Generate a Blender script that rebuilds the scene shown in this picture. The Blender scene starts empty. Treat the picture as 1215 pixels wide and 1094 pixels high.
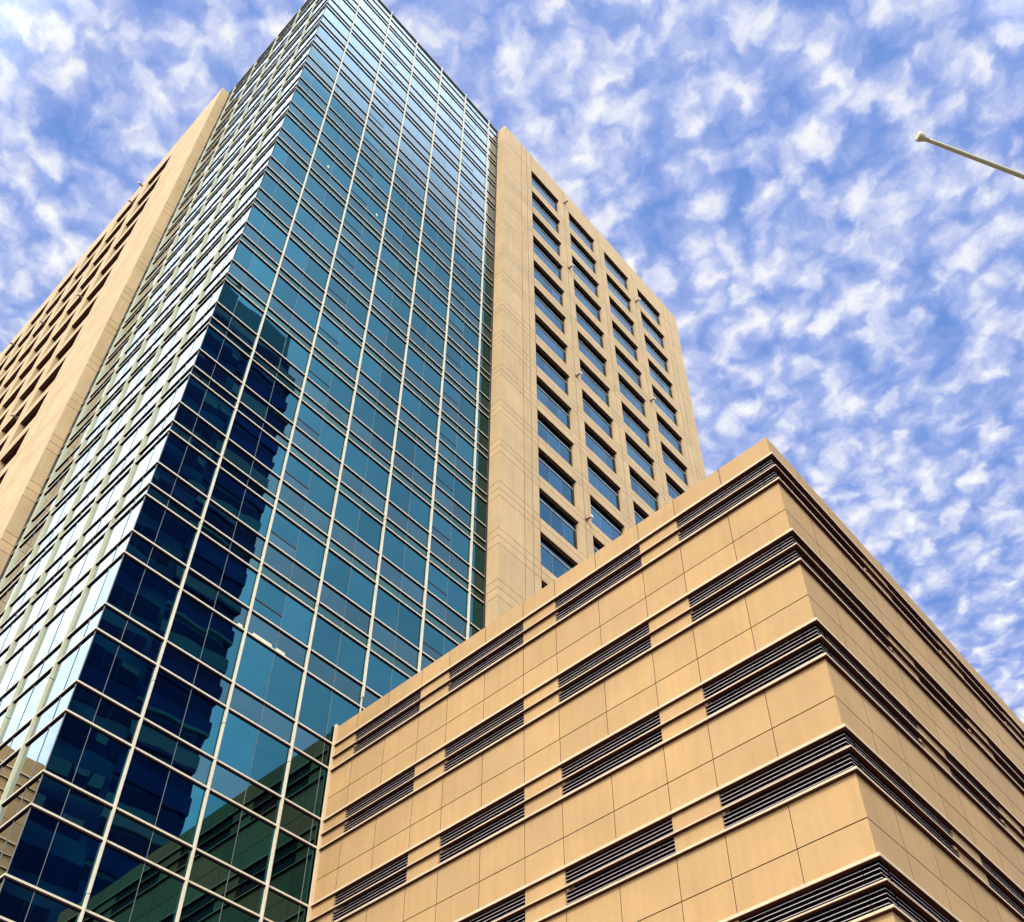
import bpy, bmesh, math, random
from mathutils import Matrix, Vector
random.seed(7)
scene = bpy.context.scene
COL = scene.collection
ZO = 1.6                                  # eye height: every level below is measured from the eye

# ------------------------------------------------------------------ materials
def mat(name):
    m = bpy.data.materials.new(name); m.use_nodes = True
    nt = m.node_tree; nt.nodes.clear()
    return m, nt, nt.nodes, nt.links

def stone(name, col, rough=0.85, mottle=0.10, scale=0.6, streak=0.0, fine=0.06, bump=0.02, warm=(1,1,1), grey=None):
    """matt mineral paint / precast concrete with mottling, fine grain and vertical weather streaks"""
    m, nt, N, L = mat(name)
    out = N.new('ShaderNodeOutputMaterial'); b = N.new('ShaderNodeBsdfPrincipled')
    b.inputs['Roughness'].default_value = rough
    b.inputs['Specular IOR Level'].default_value = 0.25
    L.new(b.outputs[0], out.inputs[0])
    tc = N.new('ShaderNodeTexCoord')
    n1 = N.new('ShaderNodeTexNoise'); n1.inputs['Scale'].default_value = scale; n1.inputs['Detail'].default_value = 7; n1.inputs['Roughness'].default_value = .62
    n2 = N.new('ShaderNodeTexNoise'); n2.inputs['Scale'].default_value = 9; n2.inputs['Detail'].default_value = 5
    mp = N.new('ShaderNodeMapping'); mp.inputs['Scale'].default_value = (2.6, 2.6, 0.14)
    n3 = N.new('ShaderNodeTexNoise'); n3.inputs['Scale'].default_value = 1.6; n3.inputs['Detail'].default_value = 6
    L.new(tc.outputs['Object'], n1.inputs['Vector']); L.new(tc.outputs['Object'], n2.inputs['Vector'])
    L.new(tc.outputs['Object'], mp.inputs['Vector']); L.new(mp.outputs[0], n3.inputs['Vector'])
    def amp(src, a, lo=.3, hi=.7):
        r = N.new('ShaderNodeMapRange'); r.inputs['From Min'].default_value = lo; r.inputs['From Max'].default_value = hi
        r.inputs['To Min'].default_value = 1-a; r.inputs['To Max'].default_value = 1+a*.6
        L.new(src, r.inputs['Value']); return r.outputs[0]
    def mul(a, c):
        q = N.new('ShaderNodeMath'); q.operation = 'MULTIPLY'; L.new(a, q.inputs[0]); L.new(c, q.inputs[1]); return q.outputs[0]
    f = mul(amp(n1.outputs[0], mottle), amp(n2.outputs[0], fine))
    if streak: f = mul(f, amp(n3.outputs[0], streak, .35, .62))
    at = N.new('ShaderNodeAttribute'); at.attribute_name = 'tone'; sp = N.new('ShaderNodeSeparateColor'); L.new(at.outputs['Color'], sp.inputs[0])
    pr = N.new('ShaderNodeMapRange'); pr.inputs['To Min'].default_value = .93; pr.inputs['To Max'].default_value = 1.04; L.new(sp.outputs[1], pr.inputs['Value'])
    f = mul(f, pr.outputs[0])                                          # panel-to-panel difference
    v = N.new('ShaderNodeVectorMath'); v.operation = 'SCALE'; v.inputs[0].default_value = col
    L.new(f, v.inputs['Scale'])
    last = v.outputs[0]
    if grey:
        mx = N.new('ShaderNodeMix'); mx.data_type = 'RGBA'; mx.inputs[7].default_value = (*grey, 1)
        n4 = N.new('ShaderNodeTexNoise'); n4.inputs['Scale'].default_value = .35; n4.inputs['Detail'].default_value = 5
        L.new(tc.outputs['Object'], n4.inputs['Vector'])
        r = N.new('ShaderNodeMapRange'); r.inputs['From Min'].default_value = .48; r.inputs['From Max'].default_value = .7; r.inputs['To Max'].default_value = .55
        L.new(n4.outputs[0], r.inputs['Value']); L.new(r.outputs[0], mx.inputs[0]); L.new(last, mx.inputs[6]); last = mx.outputs[2]
    L.new(last, b.inputs['Base Color'])
    if bump:
        bp = N.new('ShaderNodeBump'); bp.inputs['Strength'].default_value = .35; bp.inputs['Distance'].default_value = bump
        L.new(n2.outputs[0], bp.inputs['Height']); L.new(bp.outputs[0], b.inputs['Normal'])
    return m

def plain(name, col, rough=.5, metal=0.0, spec=.5, var=0.08):
    m, nt, N, L = mat(name)
    out = N.new('ShaderNodeOutputMaterial'); b = N.new('ShaderNodeBsdfPrincipled')
    b.inputs['Roughness'].default_value = rough; b.inputs['Metallic'].default_value = metal
    b.inputs['Specular IOR Level'].default_value = spec
    L.new(b.outputs[0], out.inputs[0])
    tc = N.new('ShaderNodeTexCoord'); n = N.new('ShaderNodeTexNoise'); n.inputs['Scale'].default_value = 1.7; n.inputs['Detail'].default_value = 5
    L.new(tc.outputs['Object'], n.inputs['Vector'])
    r = N.new('ShaderNodeMapRange'); r.inputs['From Min'].default_value = .3; r.inputs['From Max'].default_value = .7
    r.inputs['To Min'].default_value = 1-var; r.inputs['To Max'].default_value = 1+var*.5
    L.new(n.outputs[0], r.inputs['Value'])
    v = N.new('ShaderNodeVectorMath'); v.operation = 'SCALE'; v.inputs[0].default_value = col
    L.new(r.outputs[0], v.inputs['Scale']); L.new(v.outputs[0], b.inputs['Base Color'])
    return m

def curtain_glass(name, big, med, small, rnd=.15, graze=((.55, .010), (.67, .03), (.73, .45), (.80, .86))):
    """solar-control glazing: dim tinted mirror head-on, clear white mirror at grazing angles"""
    m, nt, N, L = mat(name)
    out = N.new('ShaderNodeOutputMaterial')
    at = N.new('ShaderNodeAttribute'); at.attribute_name = 'tone'      # r: pane kind 0 / .5 / 1, g: pane-to-pane variation
    sp = N.new('ShaderNodeSeparateColor'); L.new(at.outputs['Color'], sp.inputs[0])
    cr = N.new('ShaderNodeValToRGB'); cr.color_ramp.interpolation = 'CONSTANT'
    e = cr.color_ramp.elements; e[0].position = 0; e[0].color = (*big, 1); e[1].position = .33; e[1].color = (*med, 1)
    k = e.new(.75); k.color = (*small, 1)
    L.new(sp.outputs[0], cr.inputs[0])
    r = N.new('ShaderNodeMapRange'); r.inputs['To Min'].default_value = 1-rnd; r.inputs['To Max'].default_value = 1+rnd
    L.new(sp.outputs[1], r.inputs['Value'])
    v = N.new('ShaderNodeVectorMath'); v.operation = 'SCALE'; L.new(cr.outputs[0], v.inputs[0]); L.new(r.outputs[0], v.inputs['Scale'])
    g1 = N.new('ShaderNodeBsdfGlossy'); g1.inputs['Roughness'].default_value = .01; L.new(v.outputs[0], g1.inputs['Color'])
    g2 = N.new('ShaderNodeBsdfGlossy'); g2.inputs['Roughness'].default_value = .01; g2.inputs['Color'].default_value = (.88, .92, .93, 1)
    tc = N.new('ShaderNodeTexCoord'); nz = N.new('ShaderNodeTexNoise'); nz.inputs['Scale'].default_value = .45; nz.inputs['Detail'].default_value = 1
    L.new(tc.outputs['Object'], nz.inputs['Vector'])
    bp = N.new('ShaderNodeBump'); bp.inputs['Strength'].default_value = .3; bp.inputs['Distance'].default_value = .014
    L.new(nz.outputs[0], bp.inputs['Height'])
    for g in (g1, g2): L.new(bp.outputs[0], g.inputs['Normal'])
    lw = N.new('ShaderNodeLayerWeight'); lw.inputs['Blend'].default_value = .5
    fr = N.new('ShaderNodeValToRGB'); e = fr.color_ramp.elements
    e[0].position = .30; e[0].color = (0, 0, 0, 1); e[1].position = 1; e[1].color = (1, 1, 1, 1)
    for p, c in graze:
        q = e.new(p); q.color = (c, c, c, 1)
    L.new(lw.outputs['Facing'], fr.inputs[0])
    ms = N.new('ShaderNodeMixShader'); L.new(fr.outputs[0], ms.inputs[0]); L.new(g1.outputs[0], ms.inputs[1]); L.new(g2.outputs[0], ms.inputs[2])
    L.new(ms.outputs[0], out.inputs[0])
    return m

TAN = stone('podium_render', (.530, .302, .116), mottle=.12, scale=.45, streak=.05, fine=.04, bump=.010, grey=(.455, .272, .115))
TANLIP = stone('podium_ledge', (.76, .55, .31), mottle=.08, scale=.8, streak=.05)
JOINT = plain('sealant', (.075, .040, .018), .9)
CONC = stone('precast', (.60, .388, .180), mottle=.11, scale=.5, streak=.055, fine=.05, bump=.005, grey=(.51, .355, .17))
CJOINT = plain('precast_joint', (.20, .13, .06), .9)
SOFFSHADE = plain('soffit_shade', (.085, .024, .013), .95, 0, .1)  # dark brown undersides: soffit shade put into the colour
CREAM = plain('cream_paint', (.66, .555, .37), .5, 0, .3)
FINSHADE = plain('fin_shaded', (.54, .49, .29), .6, 0, .2)  # cream darkened to olive: dimmer light on the left fins put into colour
UNDERSHADE = plain('transom_shade', (.02, .010, .012), .9, 0, .1)  # near-black for the painted shade below the transoms
GASKET = plain('gasket', (.16, .16, .14), .45)
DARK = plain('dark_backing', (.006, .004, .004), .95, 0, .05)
DARKFR = plain('bronze_frame', (.03, .016, .012), .6)
ALU = plain('blade_edge', (.46, .36, .31), .5)
BLADE = plain('blade', (.026, .010, .007), .95, 0, .05)
BRACK = plain('bracket', (.10, .06, .04), .6)
LAMPW = plain('bracket_head', (.72, .62, .50), .5)
GLASS = curtain_glass('curtain_glass', (.019, .086, .113), (.037, .086, .104), (.040, .092, .088))
WGLASS = curtain_glass('window_glass', (.030, .088, .145), (.030, .088, .145), (.030, .088, .145), .2, ((.60, .01), (.72, .06), (.84, .30)))
POLEM = plain('pole_paint', (.66, .55, .30), .6)
m, nt, N, L = mat('lit_tube')
o_ = N.new('ShaderNodeOutputMaterial'); em = N.new('ShaderNodeEmission'); em.inputs[0].default_value = (1, .93, .66, 1); em.inputs[1].default_value = 1.0
L.new(em.outputs[0], o_.inputs[0]); LIT = m

# ------------------------------------------------------------------ mesh builder
class MB:
    def __init__(s): s.v = []; s.f = []; s.m = []; s.mats = []; s.tone = []
    def mi(s, m):
        if m not in s.mats: s.mats.append(m)
        return s.mats.index(m)
    def face(s, pts, m, tone=None):
        i = len(s.v); s.v += [tuple(p) for p in pts]; s.f.append(tuple(range(i, i+len(pts)))); s.m.append(s.mi(m)); s.tone.append(tone)
    def box(s, a, b, m, front=None, tone=None):
        x0, y0, z0 = a; x1, y1, z1 = b
        P = [(x0,y0,z0),(x1,y0,z0),(x1,y1,z0),(x0,y1,z0),(x0,y0,z1),(x1,y0,z1),(x1,y1,z1),(x0,y1,z1)]
        Q = {'-z':(3,2,1,0),'+z':(4,5,6,7),'-y':(0,1,5,4),'+x':(1,2,6,5),'+y':(2,3,7,6),'-x':(3,0,4,7)}
        i = len(s.v); s.v += P
        for k, q in Q.items():
            s.f.append(tuple(i+j for j in q)); s.m.append(s.mi(front[k] if front and k in front else m)); s.tone.append(tone)
    def prism(s, poly, z0, z1, m, side=None):
        n = len(poly)
        s.face([(x, y, z1) for x, y in poly], m); s.face([(x, y, z0) for x, y in reversed(poly)], m)
        for k in range(n):
            a, b = poly[k], poly[(k+1) % n]
            s.face([(a[0],a[1],z0),(b[0],b[1],z0),(b[0],b[1],z1),(a[0],a[1],z1)], side or m)
    def build(s, name, parent=None, origin=(0,0,0), bevel=0, smooth=False):
        me = bpy.data.meshes.new(name)
        o = Vector(origin)
        me.from_pydata([tuple(Vector(p)-o) for p in s.v], [], s.f)
        for m in s.mats: me.materials.append(m)
        for p, i in zip(me.polygons, s.m): p.material_index = i
        if any(t is not None for t in s.tone):
            ca = me.color_attributes.new('tone', 'FLOAT_COLOR', 'CORNER')
            li = 0
            for p, t in zip(me.polygons, s.tone):
                t = t or (0, .5, 0)
                for l in p.loop_indices: ca.data[l].color = (t[0], t[1], t[2], 1)
        if False:
            for p in me.polygons: p.use_smooth = True
        ob = bpy.data.objects.new(name, me); COL.objects.link(ob); ob.location = o
        if bevel:
            md = ob.modifiers.new('bevel', 'BEVEL'); md.width = bevel; md.segments = 2; md.limit_method = 'ANGLE'
        if parent:
            ob.parent = parent; ob.location = o - parent_origin(parent)
        return ob
def parent_origin(p):
    v = Vector(p.location)
    while p.parent: p = p.parent; v += p.location
    return v
def empty(name, loc, label, cat, group=None):
    o = bpy.data.objects.new(name, None); o.empty_display_size = .5; COL.objects.link(o); o.location = loc
    o['label'] = label; o['category'] = cat
    if group: o['group'] = group
    return o

def merge_cuts(c): 
    out = []
    for x in sorted(c):
        if not out or x-out[-1] > 1e-4: out.append(x)
    return out

def facade(mb, O, U, Nn, ucuts, zcuts, depth, mat_fn, side_fn):
    """wall sheet with real recesses. O origin, U horizontal direction, Nn outward normal,
    depth(u,z) gives how far a cell sits behind the face."""
    O, U, Nn = Vector(O), Vector(U), Vector(Nn)
    us, zs = merge_cuts(ucuts), merge_cuts(zcuts)
    D = [[depth((us[i]+us[i+1])/2, (zs[j]+zs[j+1])/2) for j in range(len(zs)-1)] for i in range(len(us)-1)]
    P = lambda u, z, d: O + U*u - Nn*d + Vector((0,0,z))
    flip = U.cross(Vector((0,0,1))).dot(Nn) < 0
    def q(pts, m, t=None):
        mb.face(list(reversed(pts)) if flip else pts, m, t)
    nu, nz = len(us)-1, len(zs)-1
    for i in range(nu):
        # merge equal cells vertically
        j = 0
        while j < nz:
            k = j
            d = D[i][j]; mm = mat_fn(d)
            while k+1 < nz and D[i][k+1] == d: k += 1
            if d is not None:
                q([P(us[i],zs[j],d), P(us[i+1],zs[j],d), P(us[i+1],zs[k+1],d), P(us[i],zs[k+1],d)], mm, (0, random.random(), 0))
            j = k+1
        for j in range(nz-1):
            a, b = D[i][j], D[i][j+1]
            if a != b:
                q([P(us[i],zs[j+1],a), P(us[i+1],zs[j+1],a), P(us[i+1],zs[j+1],b), P(us[i],zs[j+1],b)], side_fn(max(a,b), a > b))
    for i in range(nu-1):
        j = 0
        while j < nz:
            a, b = D[i][j], D[i+1][j]; k = j
            while k+1 < nz and D[i][k+1] == a and D[i+1][k+1] == b: k += 1
            if a != b:
                q([P(us[i+1],zs[j],a), P(us[i+1],zs[j],b), P(us[i+1],zs[k+1],b), P(us[i+1],zs[k+1],a)], side_fn(max(a,b), None))
            j = k+1

# ------------------------------------------------------------------ ground
def sheet(name, pts, z, m, kind='structure'):
    mb = MB(); mb.face([(x, y, z) for x, y in pts], m); o = mb.build(name); o['kind'] = kind; return o
asph = stone('asphalt', (.05, .05, .052), .9, .15, .3, 0, .2, .01)
pave = stone('paving', (.28, .26, .23), .85, .12, .8, 0, .1, .01)
sheet('ground', [(-2500,-2500),(2500,-2500),(2500,2500),(-2500,2500)], 0, asph)
mb = MB(); mb.box((-70,-6.0,.004), (27,10.3,.15), pave); mb.box((20.6,10.3,.004),(27,75,.15), pave)
o = mb.build('pavement'); o['kind'] = 'structure'

# ------------------------------------------------------------------ tower
H = 106.95 + ZO
F = lambda k: 34.85 + 4.3*k + ZO
low = [z+ZO for z in (2.75,5.2,6.4,8.9,10.1,12.55,13.8,16.25,17.5,19.95,21.2,23.67,24.95,27.4,28.65,31.4,32.65)]
tower = empty('office_tower', (0, 0, 0), 'tall office tower with a blue glass corner between tan concrete wings', 'office tower')
GX, GY = -15.37, 18.66            # where the glass corner meets the concrete wings
PX, PY = .90, -.78                # faces of the wings, proud of the glass

# transoms: (z, row above kind)
rows = []
allz = [0.35] + low
for i in range(len(allz)):
    z0 = allz[i]; z1 = allz[i+1] if i+1 < len(allz) else F(0)
    rows.append((z0, z1, 0 if z1-z0 > 1.6 else 1))
for k in range(0, 17):
    f = F(k)
    rows.append((f, f+.70, 2)); rows.append((f+.70, f+2.08, 1))
    rows.append((f+2.08, min(F(k+1), H) if k < 16 else H, 0))
tz = sorted(set([r[0] for r in rows]))
TH, TD = .105, .048
for z in tz:
    mb = MB(); h = TH if z > .5 else .12
    ye = GY if z > 28.9+ZO or True else 10.3
    mb.prism([(GX, -TD), (TD, -TD), (TD, ye), (-.05, ye), (-.05, .05), (GX, .05)], z-h/2+.03, z+h/2, CREAM)
    mb.prism([(GX, -TD+.004), (TD-.004, -TD+.004), (TD-.004, ye), (-.05, ye), (-.05, .05), (GX, .05)], z-h/2-.03, z-h/2+.03, UNDERSHADE)  # dark strip standing in for the shaded transom underside
    mb.build('transom', tower, (0, 0, z))
mb = MB(); mb.prism([(GX, -.10), (.10, -.10), (.10, GY), (-.05, GY), (-.05, .05), (GX, .05)], H-.02, H+.10, GASKET)
mb.build('coping', tower, (0, 0, H))

# mullion fins
FW, FDp = .072, .13
def fin(p, axis, z0, z1):
    mb = MB(); z = z0; first = True
    seg = [z0] + [F(k)+.35 for k in range(-8, 17, 1) if z0+1 < F(k)+.35 < z1-1 and k % 2 == 0] + [z1]
    for a, b in zip(seg[:-1], seg[1:]):
        g = .014
        if axis == 'y': mb.box((-.03, p-FW/2, a+g), (FDp, p+FW/2, b-g), CREAM)
        else: mb.box((p-FW/2, -.11, a+g), (p+FW/2, .03, b-g), FINSHADE)
    if axis == 'y': mb.box((.004, p-FW/2+.012, z0+.02), (FDp-.015, p+FW/2-.012, z1-.03), GASKET)
    else: mb.box((p-FW/2+.012, -.095, z0+.02), (p+FW/2-.012, -.004, z1-.03), GASKET)
    mb.build('mullion', tower, ((0, p, z0) if axis == 'y' else (p, 0, z0)), bevel=.012)
ybay = [2.43+3*i for i in range(6)]
for i, y in enumerate(ybay):
    fin(y, 'y', (.3 if i < 3 else 31.9+ZO if i == 3 else 29.9+ZO), H+.45)
mb = MB(); mb.box((.004, 11.40, 28.0+ZO), (.05, 11.46, 31.9+ZO), CREAM); mb.build('mullion', tower, (0, 11.43, 29.6))
xbay = [-(2.43+3*i) for i in range(5)]
for x in xbay: fin(x, 'x', .3, H+.45)
mb = MB(); mb.box((-.02, -.008, .3), (.008, .02, H), GASKET); mb.build('corner_post', tower, (0, 0, .3))
mb = MB(); mb.box((-.03, GY-.13, .3), (.05, GY-.02, H), DARKFR); mb.build('jamb', tower, (0, GY, .3))
mb = MB(); mb.box((GX+.02, -.05, .3), (GX+.13, .03, H), DARKFR); mb.build('jamb', tower, (GX, 0, .3))
mb = MB(); mb.box((.055, 10.24, 0.16), (.15, 10.365, 29.62+ZO), TANLIP); mb.build('corner_trim', tower, (0, 10.3, .16))

# glazing
core = MB(); core.prism([(GX, .09), (-.09, .09), (-.09, GY), (GX, GY)], 0.02, H-.03, DARK)
core.build('core_wall', tower, (0, 0, 0))
ycuts = [0, .93] ; b = .93
ysegs = []
edges = [0] + ybay + [GY]
def half(e, lead):
    out = []
    for i in range(len(e)-1):
        a, b = e[i], e[i+1]
        if i == 0: out += [(a, a+lead), (a+lead, b)]
        elif b-a > 2: out += [(a, (a+b)/2), ((a+b)/2, b)]
        else: out += [(a, b)]
    return out
ys = half(edges, .93); xs = half([0]+[-x for x in xbay]+[-GX], .93)
panes = []
def pane_quad(side, u0, u1, z0, z1, kind):
    t = (kind*.5, random.random(), 0)
    th, ph = random.gauss(0, .0018), random.gauss(0, .0018)      # every pane hangs a hair out of true
    g = .006
    hu, hz = (u1-u0)/2, (z1-z0)/2
    def off(su, sz): return -.010 + su*hu*th + sz*hz*ph
    c = [(u0+g, z0+g, off(-1,-1)), (u1-g, z0+g, off(1,-1)), (u1-g, z1-g, off(1,1)), (u0+g, z1-g, off(-1,1))]
    if side == 'y': F_ = [(d, u, z) for u, z, d in c]; B_ = [(-.055, u, z) for u, z, d in c]
    else: F_ = [(-u, -d, z) for u, z, d in c]; B_ = [(-u, .055, z) for u, z, d in c]; F_.reverse(); B_.reverse()
    fs = [(F_, GLASS)]
    fs.append((list(reversed(B_)), DARK))
    for k in range(4):
        fs.append(([B_[k], B_[(k+1)%4], F_[(k+1)%4], F_[k]], DARK))
    return fs, t
sash = {5, 11}
for (z0, z1, kind) in rows:
    for n, (u0, u1) in enumerate(ys):
        if u0 > 10.4 and z1 < 28+ZO: continue
        if kind == 0 and z1-z0 > 2.0 and z0 > 30+ZO and n in (4, 10):
            panes.append((pane_quad('y', u0, u1, z0, z0+.75, 1 if random.random() < .5 else 0), (0, (u0+u1)/2, z0), (u1-u0)*.75))
            panes.append((pane_quad('y', u0, u1, z0+.75, z1, 0), (0, (u0+u1)/2, z0+.75), (u1-u0)*(z1-z0-.75)))
        else:
            panes.append((pane_quad('y', u0, u1, z0, z1, kind), (0, (u0+u1)/2, z0), (u1-u0)*(z1-z0)))
    for n, (u0, u1) in enumerate(xs):
        panes.append((pane_quad('x', u0, u1, z0, z1, kind), (-(u0+u1)/2, 0, z0), (u1-u0)*(z1-z0)*.33))
CAMP = Vector((28.35577741, -9.79540133, ZO))
def seen(o): return o[2] > 14+ZO
panes.sort(key=lambda p: (not seen(p[1]), -p[2]/(Vector(p[1])-CAMP).length**2))
for (fs, t), org, a in panes[:100]:
    mb = MB()
    for q, m in fs: mb.face(q, m, t)
    mb.build('window_pane', tower, org)
mb = MB()
for (fs, t), org, a in panes[100:]:
    for q, m in fs: mb.face(q, m, t)
o = mb.build('window_pane', tower, (0, 0, 60)); o['kind'] = 'stuff'

# thin butt joints and sash bars between panes
mb = MB()
for (u0, u1) in ys[:-1]:
    if any(abs(u1-e) < .01 for e in edges): continue
    mb.box((-.02, u1-.008, .3 if u1 < 10.3 else 28+ZO), (.008, u1+.014-.008, H-.03), GASKET)
mb.build('glazing_joint', tower, (0, 9, 60))
mb = MB()
for (u0, u1) in xs[:-1]:
    if any(abs(u1+e) < .01 for e in xbay): continue
    mb.box((-u1-.009, -.008, .3), (-u1+.009, .02, H-.03), GASKET)
mb.build('glazing_joint', tower, (-8, 0, 60))
for (z0, z1, kind) in rows:
    if kind == 0 and z1-z0 > 2.0 and z0 > 30+ZO:
        for n in (4, 10):
            u0, u1 = ys[n]
            mb = MB(); mb.box((-.02, u0+.05, z0+.72), (.012, u1-.014, z0+.78), DARKFR)
            mb.build('sash_bar', tower, (0, u0, z0+.75))
for (u0, u1, dz) in ((5.78, 6.73, .07), (6.93, 7.40, .07), (5.06, 5.30, .07)):
    mb = MB(); z = 31.4+ZO+.115
    mb.box((-.012, u0, z), (.006, u1, z+.055), LIT); mb.box((-.012, u0+.03, z+.075), (.006, u1-.02, z+.11), LIT)
    mb.build('ceiling_light', tower, (0, u0, z))
for y, z in ((3.55, 72.0), (7.68, 71.9)):
    mb = MB(); mb.box((-.012, y, z+ZO), (.004, y+.14, z+ZO+.26), LIT); mb.build('ceiling_light', tower, (0, y, z))

# concrete wings ---------------------------------------------------
WW, RD, RDL = 3.75, .28, .42
ywin = [22.25+5.15*i for i in range(4)]
xwin = [-21.9-5.15*i for i in range(6)]          # right edge of each opening
TOPZ, KMIN = 107.1+ZO, -7
zc = [0, TOPZ]; hz = []
jw = .034
for k in range(KMIN, 17):
    zc += [F(k)-3.0, F(k)]
    hz += [F(k-1)+1.42, F(k-1)+.76, F(k)+.07]
for z in hz: zc += [z-jw/2, z+jw/2]
winz = [(F(k)-3.0, F(k)) for k in range(KMIN, 17)]
def in_hz(z): return any(abs(z-h) < jw/2 for h in hz)
# which side_fn flag marks the head: recess below (a>b) => lower cell deeper
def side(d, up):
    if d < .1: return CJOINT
    return SOFFSHADE if up is True else CONC  # heads of openings take the painted shade, other reveals stay concrete
def wingmesh(O, U, Nn, length, wins, vj, zcut=zc, rd=RD):
    mb = MB(); uc = [0, length]
    for a, b in wins: uc += [a, b]
    for v in vj: uc += [v-jw/2, v+jw/2]
    def depth(u, z):
        for a, b in wins:
            if a < u < b:
                for p, q in winz:
                    if p < z < q: return rd
        if any(abs(u-v) < jw/2 for v in vj) or in_hz(z): return .025
        return 0.0
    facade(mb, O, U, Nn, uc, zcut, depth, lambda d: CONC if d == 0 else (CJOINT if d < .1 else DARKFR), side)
    return mb
YE = 44.5
# right wing: face looks +x
w = [(y-GY, y-GY+WW) for y in ywin]
vj = [20.86-GY, 21.60-GY] + [y-GY+WW+.70 for y in ywin] + [y-GY-.012 for y in ywin[:1]] + [42.9-GY]
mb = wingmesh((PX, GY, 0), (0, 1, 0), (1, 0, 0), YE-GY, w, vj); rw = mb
m2 = wingmesh((0.0, GY, 0), (1, 0, 0), (0, -1, 0), PX, [], [])      # return strip beside the glass
def absorb(a, b):
    n = len(a.v); a.v += b.v
    for f, mi, t in zip(b.f, b.m, b.tone): a.f.append(tuple(i+n for i in f)); a.m.append(a.mi(b.mats[mi])); a.tone.append(t)
absorb(mb, m2)
mb.face([(-40, YE, 0), (-40, YE, TOPZ), (PX, YE, TOPZ), (PX, YE, 0)], CONC)
mb.face([(-40, GY, TOPZ), (PX, GY, TOPZ), (PX, YE, TOPZ), (-40, YE, TOPZ)], CONC)
mb.face([(-40, GY, H), (-40, GY, TOPZ), (0, GY, TOPZ), (0, GY, H)], CONC)
mb.face([(0, GY, 0), (0, GY, H), (-12, GY, H), (-12, GY, 0)], CONC)
wr = mb.build('concrete_wall', tower, (PX, GY, 0))
# left wing: face looks -y, u runs toward -x from the return corner
LE = -60
w = [(GX-x, GX-x+WW) for x in xwin]
vj = [GX+19.0, GX+19.75] + [GX-x+WW+.70 for x in xwin] + [GX-xwin[0]-.70]
vj = [v for v in vj if v > .1]
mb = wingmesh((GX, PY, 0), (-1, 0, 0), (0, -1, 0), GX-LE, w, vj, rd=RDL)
m2 = wingmesh((GX, PY, 0), (0, 1, 0), (1, 0, 0), -PY, [], [])
absorb(mb, m2)
mb.face([(LE, PY, 0), (LE, PY, TOPZ), (LE, YE, TOPZ), (LE, YE, 0)], CONC)
mb.face([(GX, PY, TOPZ), (GX, GY, TOPZ), (LE, GY, TOPZ), (LE, PY, TOPZ)], CONC)
mb.face([(GX, 0, H-.5), (GX, 0, TOPZ), (GX, GY, TOPZ), (GX, GY, H-.5)], CONC)
mb.build('concrete_wall', tower, (GX, PY, 0))
# roof slab of the glass corner
mb = MB(); mb.prism([(GX, 0), (0, 0), (0, GY), (GX, GY)], H-.12, H-.06, CJOINT); mb.build('roof', tower, (0, 0, H))

# windows set in the concrete
def window_mb(side_, u, k, mbs=None):
    """u: start of opening along the wall; returns (glass, frame) builders"""
    g, f = MB(), MB()
    z0, z1 = F(k)-3.0, F(k)
    d0 = (RD if side_ == 'y' else RDL)-.002
    def bx(mb, a, b, za, zb, da, db, m, tone=None, front=None):
        if side_ == 'y': mb.box((PX-da, u+a, za), (PX-db, u+b, zb), m, front, tone)
        else: mb.box((u-b, PY+db, za), (u-a, PY+da, zb), m, front, tone)
    t = (0, random.random(), 0)
    th = random.gauss(0, .002)
    n = 3
    for i in range(n):
        a = .09 + i*(WW-.18)/n; b_ = .09 + (i+1)*(WW-.18)/n
        tt = (0, random.random(), 0)
        e = random.gauss(0, .0015)
        for za, zb in ((z0+.02, z1-.80), (z1-.78, z1-.02)):
            e2 = random.gauss(0, .0015)
            if side_ == 'y':
                q = [(PX-d0+.03+e, u+a+.01, za), (PX-d0+.03-e, u+b_-.01, za), (PX-d0+.03-e2, u+b_-.01, zb), (PX-d0+.03+e2, u+a+.01, zb)]
            else:
                q = [(u-b_+.01, PY+d0-.03+e, za), (u-a-.01, PY+d0-.03-e, za), (u-a-.01, PY+d0-.03-e2, zb), (u-b_+.01, PY+d0-.03+e2, zb)]
            g.face(q, WGLASS, tt)
    bx(f, .095, WW-.095, z1-.815, z1-.765, d0-.075, d0, CREAM)         # pale bar across the panes
    bx(f, .02, WW-.02, z1-.05, z1-.003, d0-.05, d0, DARKFR)
    bx(f, .003, .09, z0+.004, z1-.052, d0-.06, d0, DARKFR)
    bx(f, WW-.13, WW-.003, z0+.004, z1-.052, d0-.06, d0, DARKFR)
    for i in (1, 2):
        a = .09 + i*(WW-.18)/n
        bx(f, a-.010, a+.010, z0+.02, z1-.817, d0-.045, d0, GASKET)
    bx(f, .092, WW-.132, z0+.004, z0+.05, d0-.05, d0, CREAM)
    # drip groove lip under the head of the opening
    bx(f, .003, WW-.003, z1-.035, z1-.004, .13, .16, CJOINT)
    return g, f
kvis_l = {0: 5, 1: 7, 2: 9, 3: 11, 4: 13, 5: 14}
kvis_r = {0: 3, 1: 4, 2: 5, 3: 6}
rest = MB()
def put_window(side_, u, k, vis):
    g, f = window_mb(side_, u, k)
    if vis:
        org = (PX, u, F(k)-3) if side_ == 'y' else (u, PY, F(k)-3)
        wobj = g.build('window', tower, org)
        f.build('frame', wobj, org)
    else:
        absorb(rest, g); absorb(rest, f)
for i, y in enumerate(ywin):
    for k in range(KMIN, 17): put_window('y', y, k, k >= kvis_r[i])
for i, x in enumerate(xwin):
    for k in range(KMIN, 17): put_window('x', x, k, k >= kvis_l[i])
o = rest.build('window', tower, (0, 20, 20)); o['kind'] = 'stuff'

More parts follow.
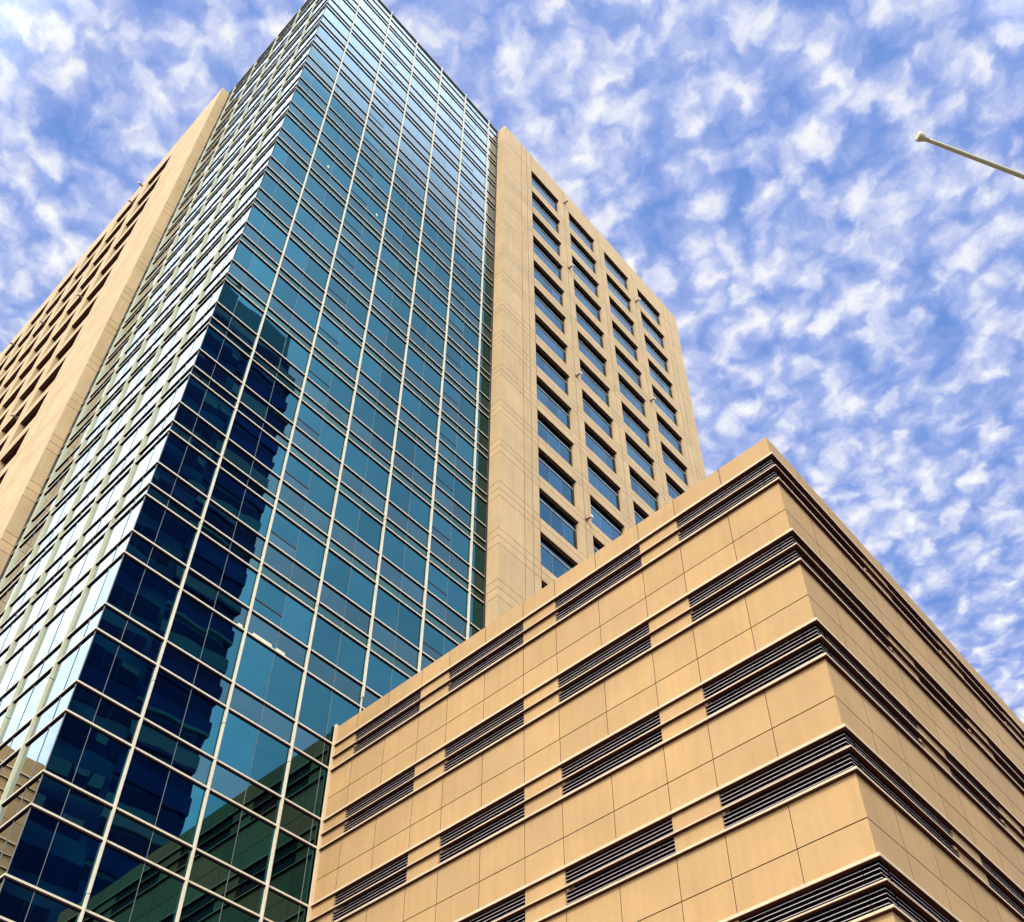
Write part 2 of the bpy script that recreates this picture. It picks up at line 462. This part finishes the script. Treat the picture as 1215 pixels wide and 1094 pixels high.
# small brackets bolted to the piers
def bracket(p, n):
    p = Vector(p); n = Vector(n); mb = MB()
    t = Vector((0, 0, 1)); s = n.cross(t)
    def tube(a, b, r0, r1, m, seg=10):
        ax = (b-a).normalized(); q = ax.cross(t if abs(ax.z) < .9 else s).normalized(); r = ax.cross(q)
        ra = [a+(q*math.cos(2*math.pi*i/seg)+r*math.sin(2*math.pi*i/seg))*r0 for i in range(seg)]
        rb = [b+(q*math.cos(2*math.pi*i/seg)+r*math.sin(2*math.pi*i/seg))*r1 for i in range(seg)]
        for i in range(seg): mb.face([ra[i], ra[(i+1)%seg], rb[(i+1)%seg], rb[i]], m)
        mb.face(list(reversed(ra)), m); mb.face(rb, m)
    tube(p-n*.01, p+n*.04, .16, .16, BRACK)
    tube(p+n*.04, p+n*.34, .065, .065, BRACK)
    tube(p+n*.34, p+n*.48, .11, .13, LAMPW)
    mb.build('wall_bracket', tower, p)
for y, z in ((26.85, 104.5), (26.85, 91.7), (26.85, 74.6), (26.85, 57.4), (37.1, 83.0), (37.1, 100.1), (37.1, 65.8)):
    bracket((PX, y, z+ZO), (1, 0, 0))
for x, z in ((-27.3, 105.6), (-27.3, 101.8), (-27.35, 84.4), (-27.4, 67.3), (-37.9, 93.2), (-48.5, 102.0)):
    bracket((x, PY, z+ZO), (0, -1, 0))

# ------------------------------------------------------------------ parking podium
def garage(root, O, xw, yl, top, sc, faces, lmin, gl, gr, ljoint, rjoint, xdir=1, blades=4):
    """O = outer corner (x, y); face A looks -y and runs toward -x for xw, face B looks +x and runs toward +y for yl.
    gl / gr: louvre openings measured from the corner; sc scales the storey."""
    cx, cy = O
    P = 3.675*sc
    lev = []; g = top+.06*sc
    while g > lmin: lev.append(g); g -= P
    # levels below each groove g: lip top/bottom, mid ledge, bottom ledge
    op0, op1, op2, op3 = 1.12*sc, 1.69*sc, 1.735*sc, 2.32*sc
    jw = .030
    zc = [0, top]
    for g in lev:
        zc += [g-op0, g-op1, g-op2, g-op3]
        if g < top: zc += [g-jw/2, g+jw/2]
    RDp = .42
    def mk(U, Nn, org, length, groups, joints):
        uc = [0, length]
        for a, b in groups: uc += [a, b]
        for v in joints: uc += [v-jw*.32, v+jw*.32]
        def depth(u, z):
            for g in lev:
                if g-op3 < z < g-op0:
                    for a, b in groups:
                        if a < u < b: return RDp if not (g-op2 < z < g-op1) else RDp
                    return 0.0
                if g < top and abs(z-g) < jw/2: return .03
            if any(abs(u-v) < jw*.32 for v in joints): return .02
            return 0.0
        mb = MB()
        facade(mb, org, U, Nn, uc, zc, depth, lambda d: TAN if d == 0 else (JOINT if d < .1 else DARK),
               lambda d, up: JOINT if d < .1 else (DARK if up is None and False else (SOFFSHADE if up is not None else TAN)))
        return mb
    gA = [(a, b) for a, b in gl]; 
    walls = MB()
    if 'A' in faces: absorb(walls, mk((-1,0,0), (0,-1,0), (cx, cy, 0), xw, gl, ljoint))
    if 'B' in faces: absorb(walls, mk((0,1,0), (1,0,0), (cx, cy, 0), yl, gr, rjoint))
    # top, back
    x0, y1 = cx-xw, cy+yl
    walls.face([(x0, cy+.35, top-1.05), (cx-.35, cy+.35, top-1.05), (cx-.35, y1, top-1.05), (x0, y1, top-1.05)], CJOINT)
    walls.face([(x0, cy, top), (cx, cy, top), (cx, cy+.35, top), (x0, cy+.35, top)], TAN)
    walls.face([(cx-.35, cy+.35, top), (cx, cy+.35, top), (cx, y1, top), (cx-.35, y1, top)], TAN)
    walls.face([(x0, cy+.35, top), (cx-.35, cy+.35, top), (cx-.35, cy+.35, top-1.05), (x0, cy+.35, top-1.05)], TAN)
    walls.face([(cx-.35, cy+.35, top), (cx-.35, y1, top), (cx-.35, y1, top-1.05), (cx-.35, cy+.35, top-1.05)], TAN)
    walls.face([(x0, y1, 0), (x0, y1, top), (cx, y1, top), (cx, y1, 0)], TAN)
    if x0 < -5: walls.face([(x0, cy, 0), (x0, cy, top), (x0, y1, top), (x0, y1, 0)], TAN)
    walls.build('wall', root, (cx, cy, 0))
    xe = x0 + (.155 if x0 > -5 else 0)
    def ell(p, q, end_x=xe, end_y=y1):           # L-shaped strip: outer offset p, inner offset q (positive = outwards)
        return [(end_x, cy-p), (cx+p, cy-p), (cx+p, end_y), (cx+q, end_y), (cx+q, cy-q), (end_x, cy-q)]
    for g in lev:
        for (za, zb, p, dh) in ((g-op0, g-op0+.11*sc, .095, .022), (g-op2-.015, g-op1, .11, .018), (g-op3-.09*sc, g-op3, .105, .022)):
            mb = MB(); mb.prism(ell(p, .004), za+dh, zb, TANLIP)
            mb.prism(ell(p-.006, .004), za, za+dh, SOFFSHADE)          # dark strip: shade under the ledge put into the colour
            mb.build('ledge', root, (cx, cy, za))
        # louvres
        zs = []
        for base in (op0+.075*sc, op2+.085*sc):
            for i in range(blades): zs.append(g-base-i*.120*sc)
        def blade(mb, poly, z):
            mb.prism(poly, z-.0095*sc, z+.0095*sc, BLADE, ALU)
        corner = gl and gl[0][0] == 0 and gr and gr[0][0] == 0 and 'A' in faces and 'B' in faces
        def grille(kind, a, b, a2=None, b2=None):
            mb = MB()
            fo, bo = -.025, -.20
            for z in zs:
                if kind == 'C':
                    ex, ey = cx-b+.004, cy+b2-.004
                    # thin slats turning the corner
                    poly = [(ex, cy-fo), (cx+fo, cy-fo), (cx+fo, ey), (cx+bo, ey), (cx+bo, cy-bo), (ex, cy-bo)]
                elif kind == 'A':
                    poly = [(cx-b+.004, cy-fo), (cx-a-.004, cy-fo), (cx-a-.004, cy-bo), (cx-b+.004, cy-bo)]
                else:
                    poly = [(cx+fo, cy+a+.004), (cx+fo, cy+b-.004), (cx+bo, cy+b-.004), (cx+bo, cy+a+.004)]
                blade(mb, poly, z)
            # upright stiffeners far back in the opening
            if kind in 'AC':
                s = a+.9 if kind == 'A' else .9
                while s < b-.3:
                    mb.box((cx-s-.02, cy+.22, g-op3+.01), (cx-s+.02, cy+.27, g-op0-.01), BLADE); s += 1.2
            mb.build('louver', root, ((cx-(a+b)/2, cy, g-op3) if kind != 'B' else (cx, cy+(a+b)/2, g-op3)))
        if corner: grille('C', 0, gl[0][1], 0, gr[0][1])
        if 'A' in faces:
            for a, b in (gl[1:] if corner else gl): grille('A', a, b)
        if 'B' in faces:
            for a, b in (gr[1:] if corner else gr): grille('B', a, b)
        # pier block that keeps the corner closed behind the slats
    return lev
podium = empty('parking_garage', (20.43, 10.37, 0), 'low tan parking garage with dark louver bands in front of the glass tower', 'parking garage')
XC = 20.43
gl = [(0, XC-16.81)]; 
for a, b in ((15.33, 11.65), (10.17, 6.49), (5.01, 1.33)): gl.append((XC-a, XC-b))
lj = [XC-v for v in (18.62, 16.81, 15.33, 13.49, 11.65, 10.17, 8.33, 6.49, 5.01, 3.17, 1.33)]
gr = [(0, 5.45)]; rj = [1.75, 3.58, 5.45]; y = 7.05
while y < 45:
    gr.append((y, y+3.62)); rj += [y, y+1.81, y+3.62]; y += 5.17
lev = garage(podium, (XC, 10.37), XC-.0, 50, 29.56+ZO, 1.0, 'AB', 6, gl, gr, lj, rj)

# ------------------------------------------------------------------ buildings across the streets, seen in the glass
g2 = empty('parking_garage', (-28, -60, 0), 'tan louvered building seen only as a reflection at the bottom left of the glass', 'parking garage')
gr2 = []; yy = 2.0; rj2 = []
while yy < 50: gr2.append((yy, yy+6.2)); rj2 += [yy, yy+3.1, yy+6.2]; yy += 8.2
garage(g2, (-28, -60), 30, 54.5, 42.6+ZO, 1.25, 'B', 8, [], gr2, [], rj2, blades=6)

def blue_tower():
    root = empty('high_rise', (45, 20, 0), 'dark blue high-rise with stepped balconies mirrored in the glass wall', 'high-rise')
    m, nt, N, L = mat('blue_cladding')
    out = N.new('ShaderNodeOutputMaterial'); b = N.new('ShaderNodeBsdfPrincipled'); L.new(b.outputs[0], out.inputs[0])
    b.inputs['Roughness'].default_value = .35
    tc = N.new('ShaderNodeTexCoord'); mp = N.new('ShaderNodeMapping'); mp.inputs['Scale'].default_value = (1, .22, .75)
    v = N.new('ShaderNodeTexNoise'); v.inputs['Scale'].default_value = .28; v.inputs['Detail'].default_value = 2
    L.new(tc.outputs['Object'], mp.inputs[0]); L.new(mp.outputs[0], v.inputs['Vector'])
    r = N.new('ShaderNodeValToRGB'); r.color_ramp.elements[0].position = .42; r.color_ramp.elements[0].color = (.03, .10, .42, 1)
    r.color_ramp.elements[1].position = .60; r.color_ramp.elements[1].color = (.10, .42, .70, 1)
    L.new(v.outputs[0], r.inputs[0]); L.new(r.outputs[0], b.inputs['Base Color'])
    BL = m; PALE = plain('pale_band', (.30, .66, .74), .6); NAVY = plain('navy_glass', (.012, .040, .26), .3, 0, .8)
    mb = MB(); T = 127.5+ZO
    mb.box((45, 8, 0), (62, 27.3, T), BL)
    mb.build('wall', root, (45, 20, 0))
    mb = MB(); mb.box((46.5, 9, T), (60, 26.6, T+9.5), plain('roof_screen', (.42, .72, .74), .6)); mb.build('penthouse', root, (45, 20, T))
    mb = MB(); mb.box((45.0, 27.3, 0), (60, 28.1, T-3), NAVY); mb.build('side_bay', root, (45, 27, 0))
    rr = random.Random(11); DIM = plain('slate_band', (.04, .12, .50), .5); SH = plain('blind', (.34, .58, .66), .7)
    z = 6.0; i = 0
    while z < T-3:
        mb = MB(); y = 8.5
        while y < 20.0:
            w = rr.choice((1.3, 1.3, 2.1)); lo = z+1.0
            mb.box((44.93, y, lo), (44.998, y+w-.14, z+3.2), NAVY)
            if rr.random() < .35: mb.box((44.90, y+.05, z+3.2-rr.uniform(.5, 1.6)), (44.929, y+w-.19, z+3.15), SH)
            y += w
        mb.build('window_band', root, (45, 14, z))
        mb = MB(); e = 28.1 + (.22 if (i//5) % 2 else .06)
        mb.box((44.72, 20.8, z), (60.2, e, z+.34), PALE if i % 3 == 0 else DIM)          # slab
        mb.box((44.72, 20.8, z+.34), (44.78, e, z+1.9), DIM if (i*7) % 5 < 3 else PALE)  # parapet
        mb.box((44.96, 20.9, z+.5), (44.998, 27.2, z+3.6), NAVY)
        mb.build('balcony', root, (45, 24, z))
        z += 4.1; i += 1
blue_tower()

# ------------------------------------------------------------------ pole
pole = empty('street_pole', (0, 0, 0), 'slender tan pole arm with a flared end cap against the clouds', 'pole')
def revolve(name, a, b, prof, m, parent):
    a, b = Vector(a), Vector(b); ax = (b-a).normalized()
    q = ax.cross(Vector((0, 0, 1)) if abs(ax.z) < .9 else Vector((1, 0, 0))).normalized(); r = ax.cross(q); Ln = (b-a).length
    mb = MB(); seg = 24; rings = []
    for t, rad in prof:
        c = a+ax*(t*Ln)
        rings.append([c+(q*math.cos(2*math.pi*i/seg)+r*math.sin(2*math.pi*i/seg))*rad for i in range(seg)])
    for j in range(len(rings)-1):
        for i in range(seg): mb.face([rings[j][i], rings[j][(i+1)%seg], rings[j+1][(i+1)%seg], rings[j+1][i]], m)
    mb.face(list(reversed(rings[0])), m); mb.face(rings[-1], m)
    ob = mb.build(name, parent, a)
    bmw = bmesh.new(); bmw.from_mesh(ob.data); bmesh.ops.remove_doubles(bmw, verts=bmw.verts, dist=1e-5); bmesh.ops.recalc_face_normals(bmw, faces=bmw.faces); bmw.to_mesh(ob.data); bmw.free()
    for p in ob.data.polygons: p.use_smooth = len(p.vertices) == 4
    return ob
ZP = 13.0
def at(r, z): return Vector((28.35577741+r[0]/r[2]*z, -9.79540133+r[1]/r[2]*z, z+ZO))
T_ = at((-.002, .534, 1.041), ZP); J_ = at((.105, .703, .990), ZP)
d = (J_-T_).normalized(); J_ = J_ + d*.3
pole.location = (J_.x, J_.y, 0)
Ln = (J_-T_).length
revolve('arm', T_+d*.09, J_, [(0, .023), (.05, .0245), (1, .034)], POLEM, pole)
revolve('end_cap', T_-d*.02, T_+d*.115, [(0, .040), (.06, .052), (.30, .053), (.62, .038), (.80, .028), (1, .027)], POLEM, pole)
revolve('post', (J_.x, J_.y, 0.15), (J_.x, J_.y, J_.z+.12), [(0, .11), (.05, .09), (1, .05)], POLEM, pole)

# ------------------------------------------------------------------ sky and sun
SUN_EL, = (math.radians(42),)
sun_h = Vector((.47, -.883, 0)).normalized()
sdir = Vector((sun_h.x*math.cos(SUN_EL), sun_h.y*math.cos(SUN_EL), math.sin(SUN_EL)))
w = bpy.data.worlds.new('World'); scene.world = w; w.use_nodes = True
nt = w.node_tree; N = nt.nodes; L = nt.links; N.clear()
out = N.new('ShaderNodeOutputWorld'); bg = N.new('ShaderNodeBackground'); L.new(bg.outputs[0], out.inputs[0])
sky = N.new('ShaderNodeTexSky'); sky.sky_type = 'NISHITA'; sky.sun_disc = False
sky.sun_elevation = SUN_EL; sky.sun_rotation = math.atan2(sun_h.x, sun_h.y); sky.altitude = 100; sky.ozone_density = 2.2; sky.dust_density = .6
bg.inputs['Strength'].default_value = .1
tc = N.new('ShaderNodeTexCoord'); sx = N.new('ShaderNodeSeparateXYZ'); L.new(tc.outputs['Generated'], sx.inputs[0])
def M(op, a, b=None, clamp=False):
    n = N.new('ShaderNodeMath'); n.operation = op; n.use_clamp = clamp
    for i, v in enumerate((a, b)):
        if v is None: continue
        if isinstance(v, (int, float)): n.inputs[i].default_value = v
        else: L.new(v, n.inputs[i])
    return n.outputs[0]
zz = M('MAXIMUM', sx.outputs['Z'], .04)
# cloud deck is flat: where the view ray meets it
cv = N.new('ShaderNodeCombineXYZ'); L.new(M('DIVIDE', sx.outputs['X'], zz), cv.inputs[0]); L.new(M('DIVIDE', sx.outputs['Y'], zz), cv.inputs[1])
def noise(sc, det, rough=.55, dist=0.0, off=(0,0,0), vec=None):
    mp = N.new('ShaderNodeMapping'); mp.inputs['Location'].default_value = off; L.new(vec or cv.outputs[0], mp.inputs[0])
    n = N.new('ShaderNodeTexNoise'); n.inputs['Scale'].default_value = sc; n.inputs['Detail'].default_value = det
    n.inputs['Roughness'].default_value = rough; n.inputs['Distortion'].default_value = dist; L.new(mp.outputs[0], n.inputs['Vector']); return n
# warp, then billows on a loose cell pattern with crinkled rims over a thin veil
wn = noise(22, 4, .6, off=(3,1,7))
vm = N.new('ShaderNodeVectorMath'); vm.operation = 'MULTIPLY_ADD'; vm.inputs[1].default_value = (.05, .05, 0); L.new(wn.outputs['Color'], vm.inputs[0]); L.new(cv.outputs[0], vm.inputs[2])
def cell(sc):
    n = N.new('ShaderNodeTexVoronoi'); n.feature = 'SMOOTH_F1'; n.inputs['Scale'].default_value = sc; n.inputs['Smoothness'].default_value = .35
    L.new(vm.outputs[0], n.inputs['Vector']); return n.outputs['Distance']
puff = noise(32, 6, .58, 0, (1.3, 4.2, 0), vm.outputs[0])
wide = noise(4.5, 3, .5, 0, (8.3, 2.2, 0))
fine = noise(85, 4, .6, 0, (0, 9, 0), vm.outputs[0])
c1 = M('SUBTRACT', .55, cell(31)); c2 = M('SUBTRACT', .5, cell(64))
base = M('ADD', M('MULTIPLY', wide.outputs[0], .50), M('MULTIPLY', puff.outputs[0], 1.0))
dens = M('ADD', M('ADD', base, M('MULTIPLY', c1, .75)), M('ADD', M('MULTIPLY', c2, .30), M('MULTIPLY', fine.outputs[0], .28)))
mr = N.new('ShaderNodeMapRange'); mr.interpolation_type = 'SMOOTHSTEP'; mr.inputs['From Min'].default_value = .37; mr.inputs['From Max'].default_value = 1.44
L.new(dens, mr.inputs['Value'])
# clear sky: nishita, deepened
def mixc(fac, a, b):
    n = N.new('ShaderNodeMix'); n.data_type = 'RGBA'
    L.new(fac, n.inputs[0]) if not isinstance(fac, float) else setattr(n.inputs[0], 'default_value', fac)
    for i, v in ((6, a), (7, b)):
        if isinstance(v, tuple): n.inputs[i].default_value = (*v, 1)
        else: L.new(v, n.inputs[i])
    return n.outputs[2]
tint = N.new('ShaderNodeMix'); tint.data_type = 'RGBA'; tint.blend_type = 'MULTIPLY'; tint.inputs[0].default_value = 1
L.new(sky.outputs[0], tint.inputs[6]); tint.inputs[7].default_value = (1.55, 1.25, 1.25, 1)
clear = mixc(.65, tint.outputs[2], (1.9, 3.9, 9.6))
cr = N.new('ShaderNodeValToRGB'); e = cr.color_ramp.elements
e[0].position = 0; e[0].color = (.40, .50, .94, 1); e[1].position = 1; e[1].color = (1, 1, 1, 1)
q = e.new(.45); q.color = (.60, .66, .97, 1); q = e.new(.75); q.color = (.82, .84, 1, 1)
L.new(mr.outputs[0], cr.inputs[0])
cs = N.new('ShaderNodeVectorMath'); cs.operation = 'SCALE'; L.new(cr.outputs[0], cs.inputs[0]); cs.inputs['Scale'].default_value = 10.0
cover = M('MULTIPLY', M('POWER', mr.outputs[0], .75), .96)
skyc = mixc(cover, clear, cs.outputs[0])
# unseen sky behind the camera: brightness and haze added for the glass to mirror
gd = Vector((.66, -.75, 0)).normalized()
h0 = M('ADD', M('MULTIPLY', sx.outputs['X'], gd.x), M('MULTIPLY', sx.outputs['Y'], gd.y))
hl = M('SQRT', M('ADD', M('ADD', M('MULTIPLY', sx.outputs['X'], sx.outputs['X']), M('MULTIPLY', sx.outputs['Y'], sx.outputs['Y'])), .006))
hh = M('DIVIDE', h0, hl)          # compass bearing towards the brightened side, -1 .. 1
def ramp(v, a, b, c, d, kind='SMOOTHSTEP'):
    n = N.new('ShaderNodeMapRange'); n.interpolation_type = kind
    n.inputs['From Min'].default_value = a; n.inputs['From Max'].default_value = b; n.inputs['To Min'].default_value = c; n.inputs['To Max'].default_value = d
    L.new(v, n.inputs['Value']); return n.outputs[0]
haze_f = ramp(hh, -.64, -.38, 0, .85)
skyc = mixc(haze_f, skyc, (7.4, 8.6, 10.4))
gain = M('ADD', ramp(hh, -.64, -.40, 1.0, 2.2), ramp(hh, .0, .5, 0, 1.4))
fs = N.new('ShaderNodeVectorMath'); fs.operation = 'SCALE'; L.new(skyc, fs.inputs[0]); L.new(gain, fs.inputs['Scale'])
L.new(fs.outputs[0], bg.inputs['Color'])

sl = bpy.data.lights.new('sun', 'SUN'); sl.energy = 2.45; sl.angle = math.radians(8); sl.color = (1, .93, .80)
so = bpy.data.objects.new('sun', sl); COL.objects.link(so); so.location = (60, -80, 90)
so.rotation_euler = (-sdir).to_track_quat('-Z', 'Y').to_euler()

# ------------------------------------------------------------------ camera
R = ((0.7340983897480806, 0.6790410669861118, 0.0016683871366692628),
     (0.46476881071574094, -0.5042409775810928, 0.7278262080427853),
     (-0.4950651540506065, 0.533520633035337, 0.6857595988175612))
cam = bpy.data.cameras.new('camera'); co = bpy.data.objects.new('camera', cam); COL.objects.link(co)
mw = Matrix.Identity(4)
for i in range(3):
    mw[i][0] = R[0][i]; mw[i][1] = R[1][i]; mw[i][2] = -R[2][i]; mw[i][3] = CAMP[i]
co.matrix_world = mw
cam.sensor_fit = 'HORIZONTAL'; cam.sensor_width = 36; cam.lens = 36*1329.336/1215
cam.shift_y = (810-547)/1215; cam.shift_x = 0
cam.clip_start = .05; cam.clip_end = 6000
scene.camera = co
vs = scene.view_settings; vs.view_transform = 'Standard'; vs.look = 'None'; vs.exposure = 0; vs.gamma = 1
scene.cycles.max_bounces = 8; scene.cycles.glossy_bounces = 4; scene.cycles.diffuse_bounces = 3
